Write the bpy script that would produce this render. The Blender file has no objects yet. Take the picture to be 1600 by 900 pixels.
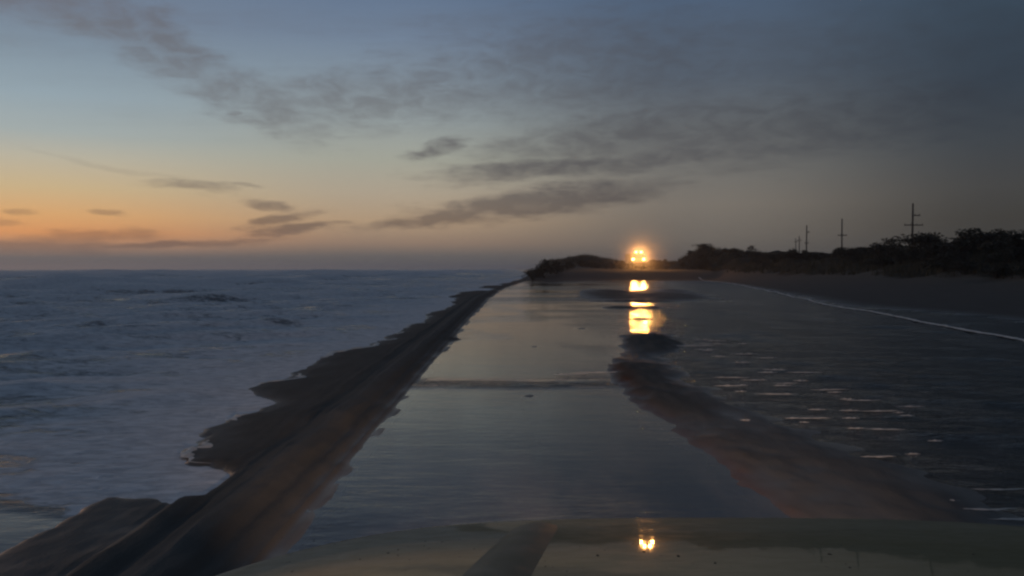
import bpy, bmesh, math, random
import numpy as np
from mathutils import Vector, Matrix
random.seed(7); np.random.seed(7)
S = bpy.context.scene
C = S.collection
R = math.radians

# ------------------------------------------------------------------ camera
CAM_Z = 1.70
F = 1256.0                                   # focal length in 1600-wide pixels
cd = bpy.data.cameras.new('camera'); cam = bpy.data.objects.new('camera', cd); C.objects.link(cam)
cd.sensor_width = 36; cd.lens = 36 * F / 1600; cd.clip_start = 0.05; cd.clip_end = 20000
cam.location = (0, 0, CAM_Z); cam.rotation_euler = (R(90 - 1.37), 0, 0)
S.camera = cam
S.render.resolution_x, S.render.resolution_y = 1024, 576
S.view_settings.view_transform = 'Standard'; S.view_settings.look = 'None'
S.view_settings.exposure = 0; S.view_settings.gamma = 1
S.cycles.filter_width = 2.4                  # the photograph is a soft phone picture
S.cycles.max_bounces = 8; S.cycles.transparent_max_bounces = 12; S.cycles.volume_bounces = 1
S.cycles.caustics_reflective = False; S.cycles.caustics_refractive = False
S.cycles.sample_clamp_indirect = 4

def lin(r, g, b):
    f = lambda c: (c/255/12.92) if c/255 <= .04045 else ((c/255+.055)/1.055)**2.4
    return (f(r), f(g), f(b), 1)
def ground(px, py, z=0.0):                   # where the sight line of a photograph pixel meets height z
    d = (CAM_Z - z) * F / (py - 420.0)
    return ((px-800)/F*d, d)
def azel(px, py):
    return math.degrees(math.atan((px-800)/F)), math.degrees(math.atan((420-py)/math.hypot(F, px-800)))

# ------------------------------------------------------------------ dusk sky
SUN_AZ = -48.0                               # the afterglow lies left of the frame
class NT:
    def __init__(s, nt): s.nt = nt
    def n(s, t, **kw):
        nd = s.nt.nodes.new(t)
        for k, v in kw.items(): setattr(nd, k, v)
        return nd
    def put(s, sock, v):
        if hasattr(v, 'is_output'): s.nt.links.new(v, sock)
        else: sock.default_value = v
    def math(s, op, a, b=0.0, c=0.0, clamp=False):
        nd = s.n('ShaderNodeMath', operation=op, use_clamp=clamp)
        s.put(nd.inputs[0], a); s.put(nd.inputs[1], b); s.put(nd.inputs[2], c)
        return nd.outputs[0]
    def vmath(s, op, a, b=None, out=0):
        nd = s.n('ShaderNodeVectorMath', operation=op)
        s.put(nd.inputs[0], a)
        if b is not None: s.put(nd.inputs[1], b)
        return nd.outputs[out]
    def comb(s, x, y, z=0.0):
        nd = s.n('ShaderNodeCombineXYZ')
        for i, v in enumerate((x, y, z)): s.put(nd.inputs[i], v)
        return nd.outputs[0]
    def sep(s, v):
        nd = s.n('ShaderNodeSeparateXYZ'); s.put(nd.inputs[0], v); return nd.outputs
    def ramp(s, fac, stops, interp='LINEAR'):
        nd = s.n('ShaderNodeValToRGB'); cr = nd.color_ramp; cr.interpolation = interp
        while len(cr.elements) < len(stops): cr.elements.new(0.5)
        for e, (p, c) in zip(cr.elements, stops): e.position = p; e.color = c
        s.put(nd.inputs[0], fac); return nd.outputs[0]
    def rng(s, v, a, b, c=0.0, d=1.0, mode='SMOOTHSTEP'):
        nd = s.n('ShaderNodeMapRange', interpolation_type=mode)
        for i, q in enumerate((v, a, b, c, d)): s.put(nd.inputs[i], q)
        return nd.outputs[0]
    def mix(s, f, a, b, blend='MIX'):
        nd = s.n('ShaderNodeMix', data_type='RGBA', blend_type=blend)
        s.put(nd.inputs[0], f); s.put(nd.inputs[6], a); s.put(nd.inputs[7], b)
        return nd.outputs[2]
    def noise(s, vec, scale, detail=4, rough=.55, dist=0.0, out=0):
        nd = s.n('ShaderNodeTexNoise')
        s.put(nd.inputs['Vector'], vec); nd.inputs['Scale'].default_value = scale
        nd.inputs['Detail'].default_value = detail; nd.inputs['Roughness'].default_value = rough
        nd.inputs['Distortion'].default_value = dist
        return nd.outputs[out]
    def mapping(s, vec, loc=(0,0,0), rot=(0,0,0), scale=(1,1,1), kind='POINT'):
        nd = s.n('ShaderNodeMapping', vector_type=kind)
        s.put(nd.inputs[0], vec); nd.inputs[1].default_value = loc
        nd.inputs[2].default_value = rot; nd.inputs[3].default_value = scale
        return nd.outputs[0]

W = bpy.data.worlds.new('World'); S.world = W; W.use_nodes = True
w = NT(W.node_tree); W.node_tree.nodes.clear()
tc = w.n('ShaderNodeTexCoord').outputs['Generated']
nv = w.vmath('NORMALIZE', tc)
sx, sy, sz = w.sep(nv)
el = w.math('DEGREES', w.math('ARCSINE', sz))
az = w.math('DEGREES', w.math('ARCTAN2', sx, sy))
hor = w.vmath('NORMALIZE', w.comb(sx, sy, 0.0))
dotp = w.vmath('DOT_PRODUCT', hor, (math.sin(R(SUN_AZ)), math.cos(R(SUN_AZ)), 0), out=1)
delta = w.math('DEGREES', w.math('ARCCOSINE', dotp))          # degrees away from the afterglow
EL_MAX = 45.0
def column(px, rows, zen):
    st = []
    for y, c in rows:
        e = max(0, azel(px, y)[1]) / EL_MAX
        st.append((e, lin(*c)))
    st.sort(key=lambda q: q[0]); st.append((0.66, lin(*zen)))
    return st
f_el = w.math('DIVIDE', el, EL_MAX, clamp=True)
cols = [
 (16, column(20, [(420,(84,84,85)),(402,(98,94,92)),(385,(166,128,102)),(362,(216,148,92)),(335,(214,162,106)),(290,(196,172,132)),(240,(178,172,154)),(200,(156,165,164)),(140,(141,157,166)),(60,(122,138,152)),(0,(110,124,142))], (78,92,114))),
 (39, column(600, [(420,(84,83,83)),(400,(100,95,91)),(380,(144,121,103)),(345,(172,147,119)),(300,(167,155,136)),(250,(156,157,145)),(190,(142,151,152)),(120,(124,138,150)),(60,(108,124,144)),(0,(96,113,136))], (70,84,106))),
 (61, column(1100, [(420,(84,81,79)),(370,(106,100,93)),(320,(116,110,102)),(270,(109,108,104)),(200,(98,102,104)),(120,(82,93,106)),(0,(74,90,111))], (60,74,94))),
 (80, column(1580, [(420,(56,54,52)),(340,(62,60,56)),(290,(66,66,65)),(220,(60,65,70)),(120,(52,62,73)),(0,(54,68,82))], (50,62,78))),
 (130, column(1580, [(420,(46,46,47)),(290,(52,54,57)),(120,(48,56,66)),(0,(50,62,76))], (48,60,76))),
]
sky_c = None
for i, (dg, st) in enumerate(cols):
    r = w.ramp(f_el, st)
    sky_c = r if i == 0 else w.mix(w.rng(delta, cols[i-1][0], dg, mode='SMOOTHSTEP'), sky_c, r)
# clouds: stretched banks and streaks at their own bearings and heights, edges broken by noise
ang = w.comb(az, el, 0.0)
wn = w.noise(w.mapping(ang, scale=(.16, .55, 1)), 1.0, 5, .6, out=1)
warp = w.vmath('MULTIPLY', w.vmath('SUBTRACT', wn, (.5,.5,.5)), (5.0, 1.6, 0))
angw = w.vmath('ADD', ang, warp)
n_fine = w.noise(w.mapping(ang, rot=(0,0,R(-12)), scale=(.35, 1.5, 1)), 1.0, 7, .62)
def cloud(px, py, rx, ry, rot, gain, soft=.75, namp=1.1):
    u, v = azel(px, py)
    m = w.mapping(angw, (u, v, 0), (0, 0, R(rot)), (rx/F*57.3, ry/F*57.3, 1), 'TEXTURE')
    m = w.vmath('MULTIPLY', m, (1, 1, 0))
    d = w.vmath('LENGTH', m, out=1)
    d = w.math('ADD', d, w.math('MULTIPLY', w.math('SUBTRACT', n_fine, .5), namp))
    return w.math('MULTIPLY', w.rng(d, 1.0, 1.0-soft), gain)
specs = [  # px, py, radii px, tilt, strength
 (90, 10, 190, 50, -8, .55), (250, 70, 200, 60, -28, .55), (380, 150, 190, 55, -22, .5), (620, 150, 320, 70, 6, .45),
 (900, 110, 420, 110, 2, .42), (1000, 205, 380, 48, 8, .55), (1250, 200, 420, 70, 4, .5), (1350, 90, 420, 90, 0, .3),
 (680, 233, 75, 15, 10, .75), (540, 145, 90, 22, 20, .4), (840, 316, 270, 32, 7, 1), (690, 340, 170, 16, 8, .95), (960, 300, 130, 26, 5, .7), (850, 264, 240, 24, 4, .8), (1010, 250, 220, 24, 8, .6),
 (445, 343, 75, 15, 14, 1), (470, 360, 100, 11, 8, 1), (425, 318, 55, 11, -8, .75), (300, 292, 80, 11, -4, .6), (385, 294, 40, 5, -3, .4),
 (170, 333, 32, 9, -4, .55), (40, 327, 26, 8, 0, .5), (10, 344, 40, 7, -3, .4), (130, 372, 130, 17, 5, .6), (240, 381, 210, 8, 2.5, .95), (60, 386, 180, 12, 0, .75), (360, 177, 20, 5, 0, .5), (230, 76, 30, 9, -8, .4), (290,115,30,10,-10,.35), (200, 262, 190, 5, -10, .14),
]
mask = None
for s_ in specs:
    m = cloud(*s_)
    mask = m if mask is None else w.math('MAXIMUM', mask, m)
# the thin high sheet that goes on over the whole sky, and wisps within it
plane = w.vmath('DIVIDE', nv, w.comb(*[w.math('MAXIMUM', sz, .06)]*3))
hs = w.noise(w.mapping(plane, rot=(0,0,R(35)), scale=(.5, 1.6, 1)), 1.0, 6, .6, .4)
sheet = w.math('MULTIPLY', w.rng(hs, .42, .72), w.rng(el, 6, 16, 0, .28))
mask = w.math('MAXIMUM', mask, sheet)
cloud_c = w.mix(w.rng(delta, 10, 85, mode='LINEAR'), lin(112,106,106), lin(42,51,62))
bil = w.noise(w.mapping(ang, rot=(0,0,R(-25)), scale=(.42, .95, 1)), 1.0, 7, .62, .6)
hi = w.rng(el, 5, 10)
mask = w.math('MULTIPLY', mask, w.math('ADD', w.math('MULTIPLY', w.rng(bil, .30, .66, .5, 1.4), hi), w.math('MULTIPLY', w.rng(bil, .30, .66, .85, 1.25), w.math('SUBTRACT', 1.0, hi))), clamp=True)
cloud_c = w.mix(w.rng(el, 3, 9, .75, .25), cloud_c, w.mix(1.0, sky_c, (.50,.485,.50,1), 'MULTIPLY'))
sky_c = w.mix(w.math('MULTIPLY', mask, w.rng(el, .2, 2.0, .3, .9)), sky_c, cloud_c)
SKY_GAIN = 1.13
bg = w.n('ShaderNodeBackground'); w.put(bg.inputs[0], sky_c); bg.inputs[1].default_value = SKY_GAIN
ow = w.n('ShaderNodeOutputWorld'); W.node_tree.links.new(bg.outputs[0], ow.inputs[0])

# the last warm light from behind the horizon haze
sd = bpy.data.lights.new('afterglow_sun', 'SUN'); sd.energy = .25; sd.angle = R(14); sd.color = (1, .55, .33)
so = bpy.data.objects.new('afterglow_sun', sd); C.objects.link(so)
_d = Vector((math.sin(R(SUN_AZ))*math.cos(R(4)), math.cos(R(SUN_AZ))*math.cos(R(4)), math.sin(R(4))))
so.rotation_euler = _d.to_track_quat('Z', 'Y').to_euler(); so.location = (-40, 30, 30)

# ------------------------------------------------------------------ numpy noise and the lie of the land
def _hash(ix, iy, seed):
    h = (ix.astype(np.int64)*374761393 + iy.astype(np.int64)*668265263 + seed*1442695041) & 0xffffffff
    h = ((h ^ (h >> 13)) * 1274126177) & 0xffffffff
    return ((h ^ (h >> 16)) & 0xffff) / 65535.0
def vnoise(x, y, seed=0):
    ix, iy = np.floor(x), np.floor(y); fx, fy = x-ix, y-iy
    fx = fx*fx*fx*(fx*(fx*6-15)+10); fy = fy*fy*fy*(fy*(fy*6-15)+10)
    a = _hash(ix, iy, seed); b = _hash(ix+1, iy, seed); c = _hash(ix, iy+1, seed); d = _hash(ix+1, iy+1, seed)
    return (a*(1-fx)+b*fx)*(1-fy) + (c*(1-fx)+d*fx)*fy
def fbm(x, y, seed=0, o=4, g=.5):
    t = 0; a = 1; n = 0
    for i in range(o):
        t = t + a*vnoise(x*2**i + 17.3*i, y*2**i - 9.1*i, seed+i); n += a; a *= g
    return t/n - .5                           # about -0.5 .. 0.5
def sst(a, b, x):
    t = np.clip((x-a)/(b-a), 0, 1); return t*t*(3-2*t)
def gauss(x, s): return np.exp(-(x/s)**2)

def bank_x(y):                                # the tyre-cut sand bank between sea and lane
    return np.interp(y, [0, 45, 70, 107, 150, 220], [-1.95, -1.95, -1.25, 1.0, 3.2, 7.0])
def shore_left(y):                            # sea edge of that bank
    b = np.interp(y, [3, 5.0, 6.8, 8.5, 10, 11.2, 12.2, 15.2, 19.4, 26.7, 42, 55, 71, 107, 160, 240], [-2.5,-2.6,-3.0, -3.3, -3.05, -3.6, -3.7, -3.6, -3.1, -3.1, -3.5, -2.9, -2.3, .6, 2.6, 7])
    return b
def shore_right(y):
    return np.interp(y, [0, 10, 18.6, 25, 36.8, 61, 80, 100, 130, 200], [8.5, 10, 11.8, 12.9, 14.6, 19.4, 23, 26, 28, 30])
def land_h(x, y):
    """height of the sand; water stands at 0"""
    x = np.asarray(x, float); y = np.asarray(y, float)
    n1 = fbm(x*.9, y*.9, 3); n2 = fbm(x*4, y*2.2, 11, 3); nb = fbm(x*.25, y*.25, 23, 4)
    bx = bank_x(y)
    # flood bed, with bars that nearly break the surface further off
    h = -.045 + .02*n1 + sst(26, 50, y)*.028*fbm(x*.12, y*.42, 31, 3) + sst(26, 40, y)*.018
    for px, py, sx_, sy_, up in ((1012,533,.62,1.9,.115),(1000,596,.36,2.6,.075),(835,540,.45,1.2,.040),(825,620,.22,.45,.044),(858,612,.1,.2,.045),(842,690,.09,.2,.045),(910,513,.35,.5,.045),(985,513,.3,.5,.045),(690,531,.5,.35,.055),(990,481,1.6,.9,.10),(985,471,2.2,1.0,.075),(1000,499,.7,.35,.07)):
        gx, gy = ground(px, py)
        h = h + up*np.exp(-((x-gx)/sx_)**2-((y-gy)/sy_)**2)*(1+1.2*n2)
    h = h + .017*np.exp(-((y-12.75-.55*fbm(x*1.3, x*0, 95, 3))/.14)**2)*(.28+1.9*fbm(x*2.2, y*0, 96, 3))*sst(-1.5,-.6,x)*sst(2.2,1.2,x) + .03*np.exp(-((y-31.4-1.2*fbm(x*.5, x*0, 97, 3))/.22)**2)*(.45+1.9*fbm(x*.9, y*0, 98, 3))*sst(-2,-1,x)*sst(5,4,x)
    # left bank: broad flat, a ridge pushed up by tyres and the groove beside it
    e = shore_left(y) + .55*fbm(y*.8, x*.35, 41, 4) + .30*fbm(y*3.1, x*1.6, 43, 4)*sst(30, 8, y) + 5.5*sst(16, 60, y)*fbm(y*.11, x*.05+3, 45, 4)*np.clip(1-(y-70)/60, 0, 1)
    top = (.070*sst(-.12, .1, x-e) + .060*sst(0, .8, x-e))*(1 - .55*sst(.05, .30, x-bx))*(1 - sst(.2, .9, x-bx)) + .025*sst(-.1, .2, x-bx)*(1-sst(.2, 1.15, x-bx))
    low = sst(6.95, 6.65, y + .35*(x+2.6) + .35*fbm(x*3, y*2, 47, 3))*sst(-2.2, -2.45, x)      # below this the swash runs up to the ridge
    yq = y + .35*(x+2.6) + .30*fbm(x*3.5, y*2, 48, 3)
    shelf_l = sst(6.0, 5.75, yq)*sst(-3.30, -2.95, x + .5*fbm(x*1.2, y*1.6, 49, 4))*sst(-2.1, -2.4, x)*(y < 9)      # wet sand left bare below the swash
    top = top*(1 - low*(y < 9)) - .05*low*(y < 9) + .120*shelf_l
    ruts = (.014*np.sin((x-bx)*44 + 3*n1) + .006*np.sin((x-bx)*83 + 5*n2))*sst(-.7, -.3, x-bx)*sst(.75, .5, x-bx)*(.6+.8*n1) 
    ridge = ruts + .038*gauss(x-bx-.05-.03*n1, .19)*(1+.4*n1+.5*n2) + .014*gauss(x-bx-.34-.05*n1, .06)*(1+1.6*n2)
    groove = -.028*gauss(x-bx+.24, .07)*(1+.6*n2)
    h = h + top*(1+.25*n1) + (ridge + groove)*sst(120, 70, y) + .014*n2*sst(-.3,.1,h+top) + .012*fbm(x*7, y*4, 15, 4)*(y < 40)*sst(.2,1.2,np.abs(x-.1)-.4)*(1-.7*sst(.1,.3,x-bx)*sst(1.4,.9,x-bx))
    # right bank of the lane
    cy = np.interp(y, [0, 6, 8.2, 10, 12.5, 15.5, 18, 21, 26], [2.75, 2.65, 2.4, 2.3, 2.25, 2.5, 3.1, 3.9, 4.4])
    wy = np.interp(y, [0, 6, 10, 13, 16, 19, 24], [1.15, 1.0, .8, .62, .62, .62, .4])
    am = np.interp(y, [0, 10, 13, 15.5, 18, 21, 25], [.076, .070, .060, .060, .066, .045, .0])
    h = h + .088*sst(40,47,y)*sst(72,62,y)*np.exp(-((x-.155*y)/4.5)**4)*(.62+1.1*fbm(x*.3,y*.12,33,3))
    h = h + am*np.exp(-np.abs((x-cy)/wy)**2.4)*(1+.5*n1+.25*n2)
    h = h - .05*sst(1.2, 2.6, (x-cy)/np.maximum(wy, .3)*.8)*sst(40, 25, y)
    # right-hand beach up to the scrub dune
    srx = shore_right(y) + .5*fbm(y*.25, y*0+2, 51, 3)
    t = (x-srx)/np.maximum(36-srx, 4)
    crest = np.interp(y, [0, 30, 45, 55, 62, 75, 95, 110, 125, 138, 150, 162, 200, 400], [2.2, 2.0, 2.3, 2.7, 3.2, 3.0, 2.6, 2.6, 3.0, 4.2, 4.5, 2.7, 2.6, 2.6])
    tt = np.clip(t, 0, 1)
    dune = crest*tt**1.9*(1+.5*nb*sst(.3, .8, tt)) + .035*sst(0, .06, t) - .25*sst(1.3, 3, t)
    mound = 5.0*np.exp(-((x-35.3)/5.6)**2-((y-150)/10)**2) + 2.6*np.exp(-((x-43)/6)**2-((y-142)/9)**2)
    dune = np.maximum(dune, mound*(1+.35*nb))
    dune = np.where(t > -.2, dune + .5*nb*sst(.5, 1., t), 0)
    # sand across the far end, a flat shelf with the dune behind it
    s = y - (107 + .22*np.maximum(x-2, 0) + 3*fbm(x*.12, x*0, 61, 3))
    cx2 = np.interp(x, [0, 3, 7, 16, 25, 34, 40, 80], [.3, 1.6, 3.0, 4.3, 2.9, 2.9, 3.0, 2.6])
    shelf = 1.58*sst(0, 17, s) + .55*np.exp(-((x-12)/3.2)**2)*sst(14, 40, s)
    far = np.maximum(shelf*(1+.12*nb), cx2*sst(38, 62, s)*(1+.25*nb))
    cl = sst(-1.0, 4.5, x - np.interp(y, [100, 107, 170, 240, 400], [.8, 1.4, 3.2, 9, 30]))
    far = np.where(s > 0, far, 0)*cl
    h = h + np.maximum(dune, far)
    # sea floor
    off = x - (bx - 1.7)
    h = np.where(off < 0, np.maximum(h + off*.05, -2.0), h)
    beyond = sst(0, 30, y-240)*sst(60, 20, x-y*.1)
    return h*(1-beyond) - 1.5*beyond

# ------------------------------------------------------------------ object helpers
def tag(o, label=None, cat=None, group=None, kind=None):
    for k, v in (('label', label), ('category', cat), ('group', group), ('kind', kind)):
        if v: o[k] = v
    return o
def empty(name, loc, rz=0.0):
    o = bpy.data.objects.new(name, None); C.objects.link(o); o.location = loc; o.rotation_euler[2] = rz
    o.empty_display_size = .3; return o
def link(name, me, m, parent=None, smooth=True):
    if m: me.materials.clear(); me.materials.append(m)
    if smooth: me.polygons.foreach_set('use_smooth', [True]*len(me.polygons))
    o = bpy.data.objects.new(name, me); C.objects.link(o)
    if parent: o.parent = parent
    return o
def bm_obj(name, bm, m, parent=None, smooth=False):
    bmesh.ops.recalc_face_normals(bm, faces=bm.faces[:])
    me = bpy.data.meshes.new(name); bm.to_mesh(me); bm.free()
    return link(name, me, m, parent, smooth)
def grid_mesh(name, X, Y, Z, attrs=None):
    ny, nx = X.shape
    me = bpy.data.meshes.new(name)
    v = np.stack([X, Y, Z], -1).reshape(-1, 3).astype(np.float32)
    idx = np.arange(nx*ny).reshape(ny, nx)
    q = np.stack([idx[:-1,:-1], idx[:-1,1:], idx[1:,1:], idx[1:,:-1]], -1).reshape(-1, 4)
    me.vertices.add(len(v)); me.vertices.foreach_set('co', v.ravel())
    me.loops.add(q.size); me.loops.foreach_set('vertex_index', q.ravel().astype(np.int32))
    me.polygons.add(len(q)); me.polygons.foreach_set('loop_start', np.arange(0, q.size, 4, dtype=np.int32))
    me.update(calc_edges=True); me.validate()
    for k, a in (attrs or {}).items():
        at = me.attributes.new(k, 'FLOAT', 'POINT'); at.data.foreach_set('value', a.ravel().astype(np.float32))
    return me
def box(bm, c, s, bev=0.0, rot=None):
    M = Matrix.Translation(c) @ (rot.to_4x4() if rot else Matrix()) @ Matrix.Diagonal((*s, 1))
    r = bmesh.ops.create_cube(bm, size=1, matrix=M)
    if bev:
        es = list({e for v in r['verts'] for e in v.link_edges})
        bmesh.ops.bevel(bm, geom=es, offset=bev, segments=2, affect='EDGES')
def tube(bm, a, b, r0, r1=None, n=10, caps=True):
    a, b = Vector(a), Vector(b); d = b-a; q = d.to_track_quat('Z', 'Y').to_matrix().to_4x4()
    bmesh.ops.create_cone(bm, cap_ends=caps, segments=n, radius1=r0, radius2=r0 if r1 is None else r1, depth=d.length,
                          matrix=Matrix.Translation((a+b)/2) @ q)
def mat(name):
    m = bpy.data.materials.new(name); m.use_nodes = True
    t = NT(m.node_tree); b = m.node_tree.nodes['Principled BSDF']; return m, t, b
def plain(name, col, rough=.6, metal=0.0, var=.25, scale=8.0, coat=0.0):
    m, t, b = mat(name)
    p = t.n('ShaderNodeTexCoord').outputs['Object']
    n = t.noise(p, scale, 5, .6)
    c = t.mix(t.rng(n, .3, .7, 0, 1), tuple(q*(1-var) for q in col[:3])+(1,), tuple(min(1, q*(1+var)) for q in col[:3])+(1,))
    t.put(b.inputs['Base Color'], c); t.put(b.inputs['Roughness'], t.rng(n, .3, .7, rough*.85, min(1, rough*1.15)))
    b.inputs['Metallic'].default_value = metal; b.inputs['Coat Weight'].default_value = coat
    return m
def attr(t, k): return t.n('ShaderNodeAttribute', attribute_name=k).outputs['Fac']
def bump(t, h, strength, dist, b):
    nd = t.n('ShaderNodeBump'); nd.inputs['Strength'].default_value = strength; nd.inputs['Distance'].default_value = dist
    t.put(nd.inputs['Height'], h); t.put(b.inputs['Normal'], nd.outputs[0]); return nd.outputs[0]

# ------------------------------------------------------------------ materials of the setting
m_sand, t, b = mat('wet_sand')
P = t.n('ShaderNodeNewGeometry').outputs['Position']
px_, py_, pz_ = t.sep(P)
ng = t.noise(P, 60, 4, .6); nm = t.noise(P, 1.3, 5, .6); nl = t.noise(t.mapping(P, scale=(1, .35, 1)), 3.0, 5, .62)
veg = attr(t, 'scrub'); red = attr(t, 'beam_tint')
wet = t.rng(t.math('ADD', pz_, t.math('MULTIPLY', t.math('SUBTRACT', nm, .5), .30)), .35, 1.5)
dry = t.mix(ng, (.10,.086,.066,1), (.15,.132,.105,1))
dark = t.mix(nl, (.070,.066,.059,1), (.130,.124,.112,1)); dark = t.mix(t.math('MULTIPLY', attr(t, 'churned'), .6), dark, t.mix(nl, (.10,.097,.088,1), (.17,.165,.15,1)))
c = t.mix(wet, dark, dry)
c = t.mix(t.math('MULTIPLY', red, t.rng(nl, .25, .7, .35, 1)), c, (.10,.050,.031,1))  # warm beam glow mixed in as a red-brown tint
c = t.mix(t.rng(t.math('ADD', veg, t.math('MULTIPLY', t.math('SUBTRACT', nm, .5), .7)), .35, .65), c, t.mix(nl, (.014,.014,.009,1), (.045,.040,.026,1)))
t.put(b.inputs['Base Color'], c)
t.put(b.inputs['Roughness'], t.rng(t.math('ADD', pz_, t.math('MULTIPLY', nm, .05)), .0, .075, .10, .95, 'LINEAR'))
t.put(b.inputs['Specular IOR Level'], t.rng(t.math('ADD', pz_, t.math('MULTIPLY', nl, .05)), .0, .08, .5, .10, 'LINEAR'))
bump(t, t.math('MULTIPLY', t.rng(pz_, .0, .05, .04, 1), t.math('ADD', t.math('MULTIPLY', ng, .25), t.math('ADD', nl, t.math('MULTIPLY', nm, .6)))), .6, .05, b)

m_sea, t, b = mat('surf_water')
P = t.n('ShaderNodeNewGeometry').outputs['Position']
fo = attr(t, 'foam')
Ps = t.mapping(P, rot=(0,0,R(18)), scale=(.45, 1.0, 1))
n1 = t.noise(Ps, 1.4, 7, .68, .8); n2 = t.noise(Ps, 9, 5, .65, .5); n3 = t.noise(Ps, .12, 4, .6)
lace = t.math('ADD', t.math('MULTIPLY', n1, 1.25), t.math('MULTIPLY', n2, .55)); lace = t.math('ADD', t.math('MULTIPLY', t.math('SUBTRACT', lace, .9), 1.7), .5)
fm = t.rng(t.math('ADD', fo, t.math('ADD', t.math('SUBTRACT', lace, .5), t.math('MULTIPLY', t.math('SUBTRACT', n3, .5), .35))), .34, .78)
t.put(b.inputs['Base Color'], t.mix(fm, (.075,.09,.108,1), (.74,.74,.74,1)))
t.put(b.inputs['Base Color'], t.mix(fm, (.10,.107,.108,1), t.mix(t.rng(n2, .35, .65), (.62,.62,.62,1), (.90,.89,.88,1))))
t.put(b.inputs['Roughness'], t.rng(fm, 0, 1, .16, .75)); b.inputs['IOR'].default_value = 1.33
bump(t, t.math('MULTIPLY', t.math('ADD', t.math('MULTIPLY', n1, 1.0), t.math('MULTIPLY', n2, .35)), attr(t, 'chop')), .8, .16, b)

m_flood = bpy.data.materials.new('flood_water'); m_flood.use_nodes = True
t = NT(m_flood.node_tree); m_flood.node_tree.nodes.clear()
P = t.n('ShaderNodeNewGeometry').outputs['Position']
rp = attr(t, 'ripple')
nA = t.noise(t.mapping(P, scale=(.5, 1.6, 1)), 5, 4, .6, .3); nB = t.noise(t.mapping(P, scale=(.6, 1.3, 1)), 17, 3, .6)
hgt = t.math('MULTIPLY', t.math('ADD', nA, t.math('MULTIPLY', nB, .35)), rp)
bn = t.n('ShaderNodeBump'); bn.inputs['Strength'].default_value = 1; bn.inputs['Distance'].default_value = .09
t.put(bn.inputs['Height'], hgt)
fr = t.n('ShaderNodeFresnel'); fr.inputs[0].default_value = 1.33; t.put(fr.inputs['Normal'], bn.outputs[0])
gl = t.n('ShaderNodeBsdfGlossy'); gl.inputs['Color'].default_value = (1,1,1,1); t.put(gl.inputs['Roughness'], t.rng(rp, 0, 1, .02, .16)); t.put(gl.inputs['Normal'], bn.outputs[0])
tr = t.n('ShaderNodeBsdfTransparent'); t.put(tr.inputs[0], t.mix(t.rng(rp, .3, 1), (.62,.62,.60,1), (.42,.45,.48,1)))
df = t.n('ShaderNodeBsdfDiffuse'); t.put(df.inputs[0], t.mix(t.noise(P, .8, 4, .6), (.15,.135,.115,1), (.24,.22,.19,1)))   # silt stirred into the water
si = t.n('ShaderNodeMixShader'); t.put(si.inputs[0], t.rng(t.noise(t.mapping(P, scale=(1, .3, 1)), .9, 5, .62), .35, .65, .06, .34))
m_flood.node_tree.links.new(tr.outputs[0], si.inputs[1]); m_flood.node_tree.links.new(df.outputs[0], si.inputs[2])
ms = t.n('ShaderNodeMixShader'); t.put(ms.inputs[0], fr.outputs[0])
m_flood.node_tree.links.new(si.outputs[0], ms.inputs[1]); m_flood.node_tree.links.new(gl.outputs[0], ms.inputs[2])
om = t.n('ShaderNodeOutputMaterial'); m_flood.node_tree.links.new(ms.outputs[0], om.inputs[0])

m_foam, t, b = mat('foam')
P = t.n('ShaderNodeNewGeometry').outputs['Position']
n = t.noise(P, 30, 4, .65)
t.put(b.inputs['Base Color'], t.mix(n, (.55,.50,.44,1), (.84,.78,.70,1))); b.inputs['Roughness'].default_value = .5
bump(t, n, .6, .02, b)

# ------------------------------------------------------------------ the beach, one sheet to the horizon
def nonuni(limits):                            # (end, step growth) rows
    out = [limits[0][0]]
    for end, step, g in limits[1:]:
        while out[-1] < end:
            out.append(out[-1] + max(step, abs(out[-1])*g))
    return np.array(out)
ys = nonuni([(-40, 0, 0), (1.5, 1.5, 0), (60, .05, .011), (260, .5, .011), (6000, 20, .06)])
xr = nonuni([(0, 0, 0), (4.2, .04, 0), (40, .08, .02), (120, .5, .03), (6000, 8, .12)])
xl = nonuni([(0, 0, 0), (4.6, .04, 0), (12, .15, .03), (6000, 4, .2)])
xs = np.concatenate([-xl[::-1], xr[1:]])
X, Y = np.meshgrid(xs, ys); Z = land_h(X, Y)
scrub = sst(.75, 1.9, Z + 1.3*fbm(X*.2, Y*.2, 77, 4))*np.where(Y > 105, sst(154, 170, Y + 6*fbm(X*.1, Y*.1, 5))*1.0 + sst(26.5, 31, X + 0*Y + 3*fbm(X*.3, Y*.3, 6))*1.0 + sst(9.0, 5.0, X - .02*Y)*1.0, 1.0)
scrub = np.clip(scrub, 0, 1)
beam_tint = (gauss(X+1.28, .15)*.65 + gauss(X-np.interp(Y, [0, 5, 7.6, 10, 13], [1.75, 1.85, 1.75, 1.55, 1.75]), .22)*1.0)*sst(26, 14, Y)*sst(4.2, 6, Y)  # headlight glow on the lane banks, painted into the sand colour
me = grid_mesh('beach_sand', X, Y, Z, {'scrub': scrub, 'beam_tint': beam_tint, 'churned': gauss(X-bank_x(Y)-.03, .12)*sst(90, 50, Y)})
tag(link('beach_sand', me, m_sand), kind='structure')

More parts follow.
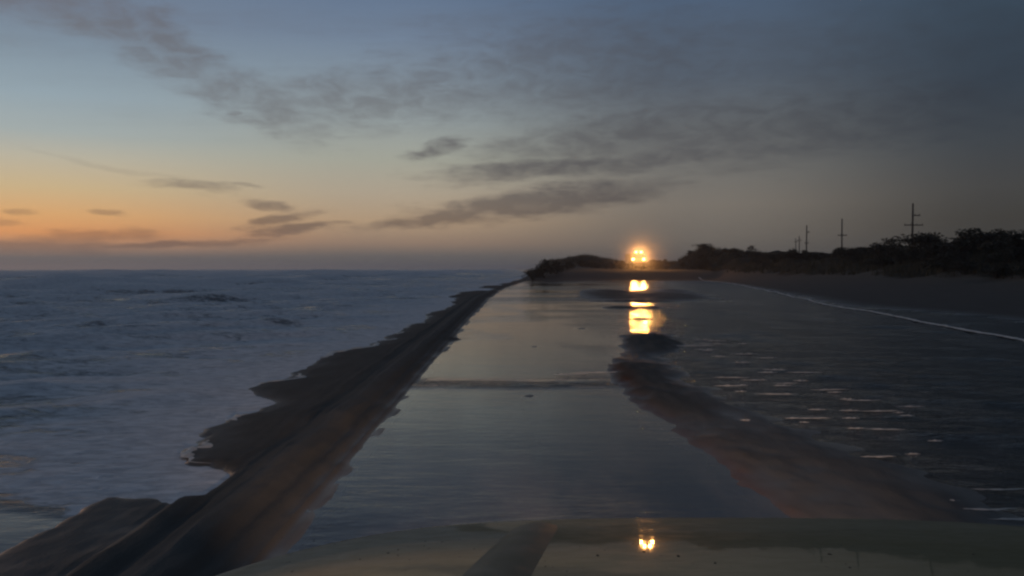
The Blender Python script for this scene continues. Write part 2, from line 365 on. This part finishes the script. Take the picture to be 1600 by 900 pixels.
# ------------------------------------------------------------------ the sea
ys = nonuni([(-30, 0, 0), (2.5, 1.0, 0), (400, .05, .010), (5000, 4, .02)])
uo = nonuni([(0, 0, 0), (4, .05, 0), (400, .1, .02), (6000, 8, .06)])
U, Y = np.meshgrid(uo[::-1], ys)
X = bank_x(Y) - .12 - U
dist = np.hypot(X, Y)
rs = np.random.RandomState(4)
wave = np.zeros_like(X)
shoal = sst(.3, 6, U)
for k in range(46):
    lam = 1.0*(1.115**k); th = R(-66 + rs.normal()*24)
    kx, ky = math.cos(th)*2*math.pi/lam, math.sin(th)*2*math.pi/lam
    a = .011*lam**.78
    if lam > 22: a *= (22/lam)**1.4
    ph = kx*X + ky*Y + rs.rand()*6.28 + 2.2*fbm(X/(lam*2.5), Y/(lam*2.5), 100+k, 2)
    res = np.maximum(Y*.010, U*.02)
    wave += a*(1-np.abs(np.sin(ph*.5))*1.0 - .36)*1.5*sst(2.2, 4.5, lam/np.maximum(res, .05))*(.06+.94*shoal*np.where(lam > 5, sst(1, 28, U), 1))
far_amp = 1.1 + .7*sst(6, 25, dist) + .4*sst(60, 500, dist)
zs = .012 + wave*far_amp + .01*fbm(X*1.5, Y*1.5, 9)*(1-shoal)
hland = land_h(X, Y)
brk = np.zeros_like(X); crest_f = np.zeros_like(X)
for px, py, wd, amp in ((20,468,150,.75),(165,508,110,.42),(262,524,60,.28),(60,490,70,.35),(330,470,120,.5),(120,448,200,.9),(420,448,150,.7),(258,624,90,.08),(90,560,80,.16),(40,610,60,.12),(520,462,90,.35)):
    gx, gy = ground(px, py); L = wd/F*gy*.8; yb = Y - gy - .18*(X-gx) - .5*L*.3*fbm(X*2/L, X*0, 131, 3); ww = .25 + .022*gy
    sh = np.exp(-((X-gx)/L)**2)
    brk += .6*amp*sh*np.where(yb < 0, np.exp(-(yb/(ww*.55))**2), np.exp(-(yb/(ww*1.7))**2))
    crest_f += sh*(np.exp(-((yb-.15*ww)/(ww*.45))**2)*.6 - .14*np.exp(-((yb+.6*ww)/(ww*.5))**2) + .25*np.exp(-((yb-1.6*ww)/(ww*1.2))**2))
zs = zs + brk
depth = zs - hland
foam = .46 + .18*sst(.10, .0, depth) + .30*gauss(depth-.03, .035) + .13*sst(30, 3, U) + .62*sst(.12, .5, wave*far_amp) + .18*sst(200, 30, dist) + .5*fbm(X*.22, Y*.5, 71, 4) + crest_f
tong = np.exp(-((Y-6.15+.35*(X+2.6))/.5)**2)*sst(-2.0, -2.5, X)
lowr = sst(5.75, 5.2, Y + .35*(X+2.6))*sst(-4.4, -3.6, X+.3*(Y-5))
foam = np.where(Y < 9, foam + .5*tong*sst(-4.5, -3.2, X) - 1.0*lowr, foam)
for px, py, wd in ((100,585,.5),(20,592,.3),(300,502,.8)):
    gx, gy = ground(px, py); foam = foam + .9*np.exp(-((X-gx)/1.1)**2-((Y-gy-.25*(X-gx)*.4)/(.22))**2)
me = grid_mesh('sea', X, Y, zs, {'foam': foam, 'chop': 1-.93*np.clip(lowr + .0*tong, 0, 1)*(Y < 9)})
tag(link('sea', me, m_sea), kind='structure')

# ------------------------------------------------------------------ flood water over the beach
ys = nonuni([(-20, 0, 0), (2.5, .6, 0), (135, .035, .008)])
uo = nonuni([(0, 0, 0), (14, .05, 0), (36, .1, .02)])
U, Y = np.meshgrid(uo, ys)
X = bank_x(Y) + .08 + U
side = sst(.0, 1.2, X - np.interp(Y, [0, 8, 12, 20, 28, 40, 70, 110], [2.6, 2.2, 1.75, 2.6, 4.4, 6.5, 12, 19]))
rough_zone = side + .30*sst(28, 34, Y)*sst(-.1, .12, fbm(X*.06, Y*.22, 91, 3)) + .07*gauss(Y-24, 5)*sst(1.5, 2.8, X)
rough_zone = np.clip(rough_zone + .8*gauss(Y-11.9-.35*fbm(X*.8, Y*0, 3), .35), 0, 1)
rz = .03 + .06*sst(-.05, .2, fbm(X*.5, Y*.25, 93, 3)) + .91*rough_zone
rip = np.zeros_like(X)
for k in range(26):
    lam = .32*1.12**k; th = R(78 + rs.normal()*20); kx, ky = math.cos(th)*6.283/lam, math.sin(th)*6.283/lam
    ph = kx*X+ky*Y+rs.rand()*6.28 + 2*fbm(X/(lam*3), Y/(lam*3), 200+k, 2)
    rip += .0048*lam**.9*(min(1, .9/lam)**1.1)*np.sin(ph)*sst(2, 4, lam/np.maximum(Y*.008, .04))
zf = .0 + rip*rz*(.55+.8*sst(-.15, .25, fbm(X*.35, Y*.35, 81, 3)))
me = grid_mesh('flood_water', X, Y, zf, {'ripple': rz})
tag(link('flood_water', me, m_flood), kind='structure')

# foam: the wash line on the right, wavelet crests, the edge of the swash
def foam_strip(bm, pts, w0, h0, seed=0):
    """low rounded ridge of foam along ground points"""
    n = len(pts); rr = random.Random(seed); prev = None
    for i, (x, y, z) in enumerate(pts):
        a = Vector(pts[max(i-1, 0)]); c_ = Vector(pts[min(i+1, n-1)]); d = (c_-a); d.z = 0; d.normalize(); nrm = Vector((-d.y, d.x, 0))
        q = math.sin(math.pi*min(1, max(0.0, (i+.0)/(n-1))))**1.1*(.75+.25*math.sin(i*1.7+seed)) + .03 if n < 40 else 1
        ww = w0*q*rr.uniform(.55, 1.3); hh = h0*q*rr.uniform(.6, 1.25)
        p = Vector((x, y, z))
        ring = [bm.verts.new(p + nrm*ww*o + Vector((0, 0, hh*v - .004))) for o, v in ((-1, 0), (-.45, .8), (.1, 1), (.6, .55), (1, 0))]
        if prev:
            for k in range(4): bm.faces.new((prev[k], prev[k+1], ring[k+1], ring[k]))
        prev = ring
bm = bmesh.new()
yy = np.geomspace(9, 118, 420)
xx = shore_right(yy) + .5*fbm(yy*.25, yy*0+2, 51, 3) + .10 + .12*fbm(yy*3, yy*0, 8, 3)
foam_strip(bm, [(float(a), float(b_), float(max(0.018, land_h(a, b_)))+.012) for a, b_ in zip(xx, yy)], .08, .026, 3)
tag(bm_obj('wash_foam', bm, m_foam, smooth=True), 'thin white line of foam along the right edge of the flood water', 'foam', kind='stuff')
# swash: broken foam rims where the sea runs out on the left bank
bm = bmesh.new(); seg = []; k_ = 0; rsw = random.Random(21)
for yy_ in np.geomspace(6.9, 45, 420):
    xq = np.linspace(bank_x(yy_)-2.4, bank_x(yy_)-.3, 240); hq = land_h(xq, np.full_like(xq, yy_))
    ok_ = np.nonzero(hq > .03)[0]
    xw = float(xq[ok_[0]]) if len(ok_) else None
    on = xw is not None and vnoise(np.array([yy_*1.1]), np.array([.5]), 88)[0] > .42
    if on and (not seg or abs(seg[-1][0]-xw) < .5): seg.append((xw-.02+rsw.gauss(0,.008), float(yy_), .026))
    else:
        if len(seg) > 4: foam_strip(bm, seg, .07, .035, k_); k_ += 1
        seg = []
tag(bm_obj('swash_foam', bm, m_foam, smooth=True), 'broken foam rim where the surf runs out on the left sand bank', 'foam', kind='stuff')
bm = bmesh.new()
crests = [(1085,541,60),(1110,538,45),(1165,554,34),(1160,567,26),(1142,591,44),(1180,595,34),(1142,604,38),(1215,617,54),(1300,610,48),(1258,583,44),(1350,627,48),(1330,643,26),(1378,644,54),(1268,655,56),(1332,655,22),(1388,673,54),(1340,671,22),(1377,716,44),(1240,655,20),(1570,768,70),(1545,800,95),(1590,815,60),(1105,547,30),(1230,600,30),(940,583,60),(905,585,30),(880,586,24),(1200,560,26)]
rc = random.Random(77)
for px, py, wd in list(crests[:24]):
    for _ in range(1): crests.append((px + rc.gauss(0, 45), py + rc.gauss(0, 11), wd*rc.uniform(.35, .8)))
for i, (px, py, wd) in enumerate(crests):
    gx, gy = ground(px, py, .012); L = 1.35*wd/F*gy; rr = random.Random(i); bow = rr.uniform(.02, .1)*L
    tl = rr.uniform(-.08, .08)
    pts = [(gx + (k/11-.5)*L, gy + bow*(2*k/11-1)**2 + tl*(k/11-.5)*L + rr.uniform(-.006, .006), .02) for k in range(12)]
    foam_strip(bm, pts, .012+.0010*gy, .007+.00075*gy, i)
tag(bm_obj('wavelet_foam', bm, m_foam, smooth=True), 'short pinkish foam crests on ripples of the dark flood water', 'foam', kind='stuff')

# ------------------------------------------------------------------ far truck with its four lamps
m_truck = plain('truck_paint', (.16,.10,.035), .45, var=.2)
m_black = plain('black_rubber', (.02,.02,.02), .8)
m_steel = plain('dull_steel', (.18,.18,.17), .45, .7)
m_glass, t, b = mat('dark_glass'); b.inputs['Base Color'].default_value = (.01,.012,.014,1); b.inputs['Roughness'].default_value = .06
m_lamp, t, b = mat('lit_lamp')
b.inputs['Base Color'].default_value = (.8,.7,.5,1); b.inputs['Emission Color'].default_value = (1, .58, .20, 1); b.inputs['Emission Strength'].default_value = 9
D_T = 141.0; tx = (995.5-800)/F*D_T
tz = float(land_h(tx, D_T))
tr_ = empty('truck', (tx, D_T, tz), 0)
tag(tr_, 'heavy truck facing the viewer with four glaring orange lamps on the far sand', 'truck')
def part(name, fn, m, parent=tr_, smooth=False):
    bm = bmesh.new(); fn(bm); return bm_obj(name, bm, m, parent, smooth)
part('cab', lambda bm: (box(bm, (0,.7,1.9), (2.2,1.9,1.5), .12), box(bm, (0,.72,2.72), (1.9,1.6,.25), .1)), m_truck)
part('hood', lambda bm: box(bm, (0,-.75,1.45), (1.5,1.2,.8), .12), m_truck)
part('cargo_box', lambda bm: box(bm, (0,4.2,1.9), (2.4,4.8,1.7), .05), m_steel)
part('chassis', lambda bm: (box(bm, (.4,2.6,.75), (.14,7.6,.25)), box(bm, (-.4,2.6,.75), (.14,7.6,.25))), m_black)
part('windshield', lambda bm: box(bm, (0,-.262,2.25), (1.85,.04,.62), .02), m_glass)
g = part('grille', lambda bm: box(bm, (0,-1.36,1.42), (1.0,.05,.55), .02), m_black)
for k in range(5): part('slat', lambda bm: box(bm, (0,-1.395,1.22+k*.1), (.94,.03,.035)), m_steel, g)
part('bumper', lambda bm: box(bm, (0,-1.45,.75), (2.3,.22,.32), .05), m_steel)
for sx_ in (-1, 1):
    part('fender', lambda bm: box(bm, (sx_*.95,-.75,1.3), (.42,1.15,.18), .07), m_truck)
    part('mirror', lambda bm: (box(bm, (sx_*1.32,-.2,2.25), (.16,.06,.42), .02), tube(bm, (sx_*1.1,-.15,2.4), (sx_*1.3,-.2,2.4), .02)), m_black)
    for yy_ in (-.75, 4.3, 5.6):
        wq = part('wheel', lambda bm: tube(bm, (sx_*.85,yy_,.52), (sx_*1.15,yy_,.52), .52, n=28), m_black)
        part('rim', lambda bm: tube(bm, (sx_*1.13,yy_,.52), (sx_*1.165,yy_,.52), .28, n=20), m_steel, wq)
def far_lamp(x, y, z, rad, power, name):
    h_ = part(name, lambda bm: (tube(bm, (x,y+.16,z), (x,y,z), rad*.6, rad*1.12, 20),), m_black)
    part('lens', lambda bm: tube(bm, (x,y+.005,z), (x,y-.03,z), rad, rad*.85, 20), m_lamp, h_)
    L = bpy.data.lights.new('lamp_beam', 'SPOT'); L.energy = power; L.color = (1, .42, .11); L.spot_size = R(120); L.spot_blend = 1; L.shadow_soft_size = .2
    o = bpy.data.objects.new('lamp_beam', L); C.objects.link(o); o.parent = h_; o.location = (x, y-.2, z); o.rotation_euler = (R(88), 0, R(-0))
    o.rotation_euler = Vector((0, 1, .03)).to_track_quat('Z', 'Y').to_euler()
LP = 2000
for x in (-.92, .9): far_lamp(x, -1.36, 1.72, .20, LP, 'headlamp')
for x in (-.22, .68): far_lamp(x, -.15, 2.98, .18, LP, 'roof_lamp')
part('lamp_bar', lambda bm: (box(bm, (.2,-.02,2.9), (1.5,.08,.08), .02), tube(bm, (-.3,0,2.7), (-.3,0,2.9), .03), tube(bm, (.8,0,2.7), (.8,0,2.9), .03)), m_steel)

# ------------------------------------------------------------------ utility poles behind the dune
m_wood = plain('weathered_wood', (.09,.075,.06), .9, var=.35, scale=3)
m_ins = plain('porcelain', (.12,.09,.08), .3)
def pole(px, top_py, D, arms, label):
    x = (px-800)/F*D; zt = CAM_Z + (420-top_py)/F*D; z0 = float(land_h(x, D)); H = zt - z0
    p = empty('utility_pole', (x, D, z0), R(-6)); p.rotation_euler[1] = R(random.Random(px).uniform(-.9, .9)); tag(p, label, 'utility pole', 'utility poles behind the dune')
    bm = bmesh.new(); tube(bm, (0,0,-.6), (0,0,H), .17, .12, 12); bm_obj('shaft', bm, m_wood, p, True)
    for (py, x0, x1) in arms:
        zz = CAM_Z + (420-py)/F*D - z0
        bm = bmesh.new(); box(bm, ((x0+x1)/2, -.2, zz), (x1-x0, .12, .14)); a = bm_obj('crossarm', bm, m_wood, p)
        n_i = 4 if x1-x0 > 1.5 else 2
        for k in range(n_i):
            xi = x0 + .12 + (x1-x0-.24)*k/(n_i-1)
            if abs(xi) < .2: xi += .25
            bm = bmesh.new(); tube(bm, (xi,-.2,zz+.07), (xi,-.2,zz+.27), .06, .045, 8); bm_obj('insulator', bm, m_ins, a, True)
pole(1424.5, 318, 123, [(337, -.1, 1.0), (352, -1.3, 1.45)], 'tallest utility pole with two crossarms over the big dune bushes')
pole(1315, 342, 163, [(368, -.9, .95)], 'utility pole with one low crossarm, second from the right')
pole(1259.5, 352, 185, [(363, -.1, .6), (380, -.5, .5)], 'slender utility pole in the dip of the dune, third from the right')
pole(1248.5, 369, 240, [(376, -.6, .6)], 'distant short utility pole just left of the slender one')
pole(1243.5, 372, 275, [(378, -.6, .6)], 'faintest utility pole, leftmost of the row behind the dune')

# ------------------------------------------------------------------ scrub and dune grass
m_leaf, t, b = mat('scrub_leaf')
oi = t.n('ShaderNodeObjectInfo').outputs['Random']; P = t.n('ShaderNodeTexCoord').outputs['Object']
n = t.noise(P, 4, 3, .6)
c = t.mix(t.rng(n, .3, .7), (.014,.017,.008,1), (.048,.046,.024,1)); c = t.mix(t.math('MULTIPLY', oi, .5), c, (.035,.028,.018,1))
t.put(b.inputs['Base Color'], c); b.inputs['Roughness'].default_value = .8
m_bark = plain('bark', (.05,.04,.03), .95)
def make_shrub(seed, conical):
    rr = np.random.RandomState(seed); bm = bmesh.new()
    lobes = []
    nl_ = 9
    for k in range(nl_):
        a = rr.rand()*6.283; r_ = rr.rand()**.5*.33; zz = rr.uniform(.3, .74)
        if conical: r_ *= (1.15 - zz); 
        lobes.append((math.cos(a)*r_, math.sin(a)*r_, zz, rr.uniform(.15, .27)*(1.2-zz*.6 if conical else 1)))
    lobes.append((rr.uniform(-.1,.1), 0, .76, .2))
    for k in range(1100):
        lx, ly, lz, lr = lobes[rr.randint(len(lobes))]
        v = rr.normal(size=3); v /= np.linalg.norm(v); q = lr*(rr.rand()**.35)*(1.0 + (.25 if rr.rand() < .08 else 0))
        p = np.array((lx, ly, lz)) + v*q*np.array((1, 1, .85)); p[2] = max(.03, p[2])
        u = rr.normal(size=3); u /= np.linalg.norm(u); w_ = np.cross(u, rr.normal(size=3)); w_ /= np.linalg.norm(w_)
        s1 = rr.uniform(.025, .05); s2 = s1*.55
        bm.faces.new([bm.verts.new(p+u*s1), bm.verts.new(p+w_*s2), bm.verts.new(p-u*s1), bm.verts.new(p-w_*s2)])
    me_c = bpy.data.meshes.new('crown'); bm.to_mesh(me_c); bm.free(); me_c.materials.append(m_leaf)
    bm = bmesh.new()
    for k in range(6):
        lx, ly, lz, lr = lobes[k]
        tube(bm, (0, 0, -.05), (lx*.55, ly*.55, lz*.6), .022, .013, 6); tube(bm, (lx*.55, ly*.55, lz*.6), (lx, ly, lz+lr*.6), .013, .004, 6)
    me_s = bpy.data.meshes.new('stems'); bm.to_mesh(me_s); bm.free(); me_s.materials.append(m_bark)
    return me_c, me_s
protos = [make_shrub(s, s == 1) for s in range(6)]
def shrub(x, y, H, Wd, label, group=None, k=None):
    k = random.choice((0, 2, 3, 4, 5)) if k is None else k
    o = empty('dune_shrub', (x, y, float(land_h(x, y)) - .04), random.uniform(0, 6.28)); o.scale = (Wd, Wd, H)
    tag(o, label, 'shrub', group)
    for nm, me_ in zip(('crown', 'stem'), protos[k]):
        ch = bpy.data.objects.new(nm, me_); C.objects.link(ch); ch.parent = o
named = [ # px, top py, distance, width px, label
 (832,419,112,30,'low dark bush at the seaward tip of the far dune'),
 (850,404,114,36,'pointed dark bush, tallest of the clump at the seaward end'),
 (869,407,117,26,'narrow dark bush just right of the pointed one'),
 (1098,380,150,52,'broad rounded bush capping the dune right of the truck'),
 (1077,392,150,30,'low bush on the truckward slope of the rounded dune'),
 (1152,388,148,56,'rounded bush on the right shoulder of that broad dune top'),
 (1366,378,84,44,'loose twiggy bush left of the tallest utility pole'),
 (1388,370,78,44,'bush with a ragged top left of the tallest pole foot'),
 (1436,362,70,60,'dense bush at the foot of the tallest utility pole'),
 (1502,355,62,80,'biggest dark bush, flat topped, right of the tallest pole'),
 (1572,361,57,70,'wide dark bush at the right edge beyond the notch'),
]
for i, (px, py, D, wd, lb) in enumerate(named):
    x = (px-800)/F*D; z = CAM_Z + (420-py)/F*D; h0 = float(land_h(x, D)); H = max(.9, (z-h0)/.93)
    shrub(x, D, H, min(wd/F*D*1.25, 2.6*H), lb, None, (1 if i in (1, 2) else (0, 2, 3, 4, 5)[i % 5]))
rr = random.Random(12)
def fill(n, pick, label, group, hmin, hmax):
    for _ in range(n):
        x, y = pick(); H = rr.uniform(hmin, hmax); shrub(x, y, H, H*rr.uniform(1.3, 2.2), label, group)
def along(px0, px1, D0, D1, jit):
    def f():
        q = rr.random(); px = px0 + (px1-px0)*q; D = D0 + (D1-D0)*q + rr.uniform(-jit, jit*.4); return (px-800)/F*D, D
    return f
fill(46, along(1370, 1640, 80, 55, 14), 'dark scrub bush crowded on the high dune below the tallest pole', 'scrub on the high right dune', .9, 1.7)
fill(34, along(1180, 1370, 126, 84, 12), 'dark scrub bush on the lower dune saddle before the slender poles', 'scrub on the dune saddle', .8, 1.5)
fill(26, along(1065, 1190, 152, 130, 9), 'dark scrub bush on the rounded dune right of the truck', 'scrub on the rounded dune', .6, 1.2)
fill(24, along(830, 985, 118, 172, 6), 'dark scrub bush on the far dune left of the truck', 'scrub on the far left dune', .8, 1.5)
fill(8, along(1010, 1062, 176, 172, 5), 'low scrub bush on the dune behind the truck', 'scrub behind the truck', .7, 1.2)
# beach grass on the dunes: nobody could count it
bm = bmesh.new(); rg = np.random.RandomState(5)
gx = np.concatenate([rg.uniform(20, 46, 9000), rg.uniform(3, 36, 2600)]); gy = np.concatenate([rg.uniform(38, 165, 9000), rg.uniform(150, 190, 2600)])
gh = land_h(gx, gy); keep = (gh > 1.1) & ~((gx < 31) & (gy > 100) & (gy < 158)) & (fbm(gx*.25, gy*.25, 77, 4) > -.12); gx, gy, gh = gx[keep], gy[keep], gh[keep]
for x, y, z in zip(gx, gy, gh):
    for k in range(5):
        a = rg.rand()*6.28; l = rg.uniform(.35, .8); le = rg.uniform(.1, .4)*l; wv = .012 + .0002*y
        p = Vector((x+rg.normal()*.12, y+rg.normal()*.12, z-.03)); sd_ = Vector((math.cos(a+1.57), math.sin(a+1.57), 0))*wv
        tip = p + Vector((math.cos(a)*le, math.sin(a)*le, l))
        bm.faces.new((bm.verts.new(p-sd_), bm.verts.new(p+sd_), bm.verts.new(tip)))
m_grass = plain('dry_grass', (.09,.075,.04), .9, var=.4, scale=.5)
tag(bm_obj('dune_grass', bm, m_grass), 'dry beach grass tufts scattered over the dunes', 'grass', kind='stuff')

# ------------------------------------------------------------------ the vehicle the picture is taken from: its front end
m_paint, t, b = mat('olive_paint')
P = t.n('ShaderNodeTexCoord').outputs['Object']
n = t.noise(P, 3, 4, .6); sp = t.noise(P, 55, 2, .5); du = t.noise(t.mapping(P, scale=(1, 2.5, 1)), 14, 6, .7)
c = t.mix(n, (.155,.15,.076,1), (.20,.194,.105,1)); c = t.mix(t.rng(sp, .70, .76, 0, .7), c, (.05,.04,.028,1))
t.put(b.inputs['Base Color'], c); t.put(b.inputs['Roughness'], t.rng(du, .3, .7, .5, .7))
b.inputs['Specular IOR Level'].default_value = .2; b.inputs['Coat Weight'].default_value = .42; b.inputs['Coat IOR'].default_value = 1.4; t.put(b.inputs['Coat Roughness'], t.rng(du, .35, .7, .015, .05))
bump(t, t.math('ADD', du, t.math('MULTIPLY', sp, .4)), .14, .01, b)
m_ridge = plain('dark_trim', (.115,.112,.066), .6, var=.2, scale=12)
veh = empty('own_vehicle', (.50, 1.0, 0.0)); tag(veh, 'olive beige bonnet of the vehicle the view is taken from', 'vehicle')
XC, HW = 0.50, 1.1
def hood_z(x, y):
    u = (x-XC)/HW
    return 1.405 - .155*y - .03*(y-1.5)**2 - .02*u*u - .03*abs(u)**6 + .004*math.exp(-((x+.30)/.05)**2)*0
def front_y(x): return 1.90 - .60*(min(1, abs(x-XC)/HW))**4
bm = bmesh.new(); NX, NY = 72, 26; gv = []
for j in range(NY):
    row = []
    for i in range(NX+1):
        x = XC - HW*math.cos(math.pi*i/NX)*1.0 if False else XC + HW*(2*i/NX-1)
        y = .75 + (front_y(x)-.75)*j/(NY-1); row.append(bm.verts.new((x-XC, y-1.0, hood_z(x, y))))
    gv.append(row)
for j in range(NY-1):
    for i in range(NX): bm.faces.new((gv[j][i], gv[j][i+1], gv[j+1][i+1], gv[j+1][i]))
loop = [gv[j][0] for j in range(NY)] + gv[NY-1][1:-1] + [gv[j][NX] for j in reversed(range(NY))]
P0 = [v.co.copy() for v in loop]; nrm = []
for i in range(len(P0)):
    a = P0[max(0, i-2)]; c_ = P0[min(len(P0)-1, i+2)]; d = c_-a; d.z = 0; d.normalize(); nrm.append(Vector((-d.y, d.x, 0)))
prev = loop
for (o_, dz) in ((.012, .002), (.026, .007), (.040, .018), (.052, .036), (.058, .06), (.060, .10)):
    ring = [bm.verts.new(p + nn*o_ - Vector((0, 0, dz))) for p, nn in zip(P0, nrm)]
    for k in range(len(ring)-1): bm.faces.new((prev[k], prev[k+1], ring[k+1], ring[k]))
    prev = ring
hood = bm_obj('bonnet', bm, m_paint, veh, True)
# raised dark strip near the driver's line of sight, rounded at its front end
bm = bmesh.new(); rows = []
for j in range(22):
    q = j/21; y = .80 + (1.865-.80)*q; xc = -.045 + .085*((y-1.3)/.5) + .018
    wq_ = .074-.020*q; hw = wq_ if q < .9 else wq_*math.sqrt(max(.02, 1-((q-.9)/.1)**2)); hh = .010 if q < .85 else .010*math.sqrt(max(0.02, 1-((q-.85)/.15)**2))
    rows.append([bm.verts.new((xc+hw*o-XC, y-1.0, hood_z(xc+hw*o, y) + hh*v - .001)) for o, v in ((-1,0),(-.8,.2),(-.55,.62),(-.25,.95),(.25,.95),(.55,.62),(.8,.2),(1,0))])
for a, c_ in zip(rows, rows[1:]):
    for k in range(7): bm.faces.new((a[k], a[k+1], c_[k+1], c_[k]))
bm_obj('bonnet_ridge', bm, m_ridge, veh, True)
# dried mud spots and grit on the bonnet
bm = bmesh.new(); rm = random.Random(9)
for k in range(60):
    px, py = ((605,868),(935,872),(1062,873),(1120,884),(1008,866),(690,850),(1300,870))[k] if k < 7 else (rm.uniform(420, 1580), rm.uniform(830, 898))
    d_ = 1.6
    for _ in range(6): x_ = (px-800)/F*d_; d_ = (CAM_Z - hood_z(x_, d_))*F/(py-420)
    rr_ = rm.uniform(.0018, .0042) if k < 7 else rm.uniform(.0007, .002)
    bmesh.ops.create_icosphere(bm, subdivisions=1, radius=rr_, matrix=Matrix.Translation((x_-XC, d_-1.0, hood_z(x_, d_))) @ Matrix.Diagonal((rm.uniform(.8, 1.6), rm.uniform(.8, 2.2), .35, 1)))
m_mud = plain('dried_mud', (.035,.03,.022), .95)
tag(bm_obj('mud_spots', bm, m_mud, veh, True), kind='stuff')
# front, sides, bumper, lamps, wheels below the bonnet
bm = bmesh.new(); q0 = [bm.verts.new(p + nn*.050 - Vector((0,0,.095))) for p, nn in zip(P0, nrm)]; q1 = [bm.verts.new(Vector((p.x+nn.x*.055, p.y+nn.y*.055, .55))) for p, nn in zip(P0, nrm)]
for k in range(len(q0)-1): bm.faces.new((q0[k], q0[k+1], q1[k+1], q1[k]))
bm_obj('body', bm, m_paint, veh, True)
def vp(name, fn, m, parent=veh): bm = bmesh.new(); fn(bm); return bm_obj(name, bm, m, parent)
gr = vp('grille', lambda bm: box(bm, (0,.965,.86), (1.0,.03,.22), .01), m_black)
for k in range(4): vp('slat', lambda bm: box(bm, (0,.99,.79+.05*k), (.96,.02,.016)), m_steel, gr)
vp('bumper', lambda bm: box(bm, (0,.99,.58), (2.0,.16,.18), .05), m_steel)
for s_ in (-1, 1):
    hl = vp('headlight', lambda bm: tube(bm, (s_*.66,.84,.88), (s_*.66,.97,.88), .095, .09, 20), m_glass)
    L = bpy.data.lights.new('low_beam', 'SPOT'); L.energy = 640; L.color = (1, .66, .47); L.spot_size = R(74); L.spot_blend = 1; L.shadow_soft_size = .08
    o = bpy.data.objects.new('low_beam', L); C.objects.link(o); o.parent = hl; o.location = (s_*.66, 1.12, .88); o.rotation_euler = Vector((0, -1, -.01)).to_track_quat('Z', 'Y').to_euler()
    wq = vp('wheel', lambda bm: tube(bm, (s_*.70,.10,.36), (s_*.96,.10,.36), .38, n=28), m_black); vp('rim', lambda bm: tube(bm, (s_*.95,.10,.36), (s_*.985,.10,.36), .22, n=20), m_steel, wq)
vp('cowl', lambda bm: box(bm, (0,-.31,1.22), (1.8,.16,.05), .01), m_black)

# ------------------------------------------------------------------ salt haze over beach and sea
bm = bmesh.new(); box(bm, (0, 0, 8.5), (14000, 14000, 22)); hz = bm_obj('haze', bm, None)
m_h = bpy.data.materials.new('sea_haze'); m_h.use_nodes = True; nt = m_h.node_tree; nt.nodes.clear()
pv = nt.nodes.new('ShaderNodeVolumePrincipled'); pv.inputs['Color'].default_value = (.9,.9,.92,1); pv.inputs['Density'].default_value = .0005; pv.inputs['Anisotropy'].default_value = .55
o_ = nt.nodes.new('ShaderNodeOutputMaterial'); nt.links.new(pv.outputs[0], o_.inputs['Volume'])
hz.data.materials.append(m_h); tag(hz, 'pale salt haze hanging low over the beach and sea', 'haze', kind='stuff')

# added mist round the truck, put in to give its lamps a glare halo
bm = bmesh.new(); bmesh.ops.create_icosphere(bm, subdivisions=3, radius=1); sp_ = bm_obj('halo_mist', bm, None)
sp_.location = (tx, D_T-3, tz+2.6); sp_.scale = (11, 9, 10)
m_s = bpy.data.materials.new('halo_mist'); m_s.use_nodes = True; m_s.node_tree.nodes.clear(); t = NT(m_s.node_tree)
P = t.n('ShaderNodeTexCoord').outputs['Object']; r_ = t.vmath('LENGTH', P, out=1)
den = t.math('MULTIPLY', t.math('POWER', t.math('SUBTRACT', 1.0, r_, clamp=True), 1.6), .018)
pv = t.n('ShaderNodeVolumePrincipled'); pv.inputs['Color'].default_value = (.95,.93,.9,1); t.put(pv.inputs['Density'], den); pv.inputs['Anisotropy'].default_value = .6
o_ = t.n('ShaderNodeOutputMaterial'); m_s.node_tree.links.new(pv.outputs[0], o_.inputs['Volume']); sp_.data.materials.append(m_s)
tag(sp_, 'added mist that makes the glare halo round the lamps of the truck', 'spray', kind='stuff')
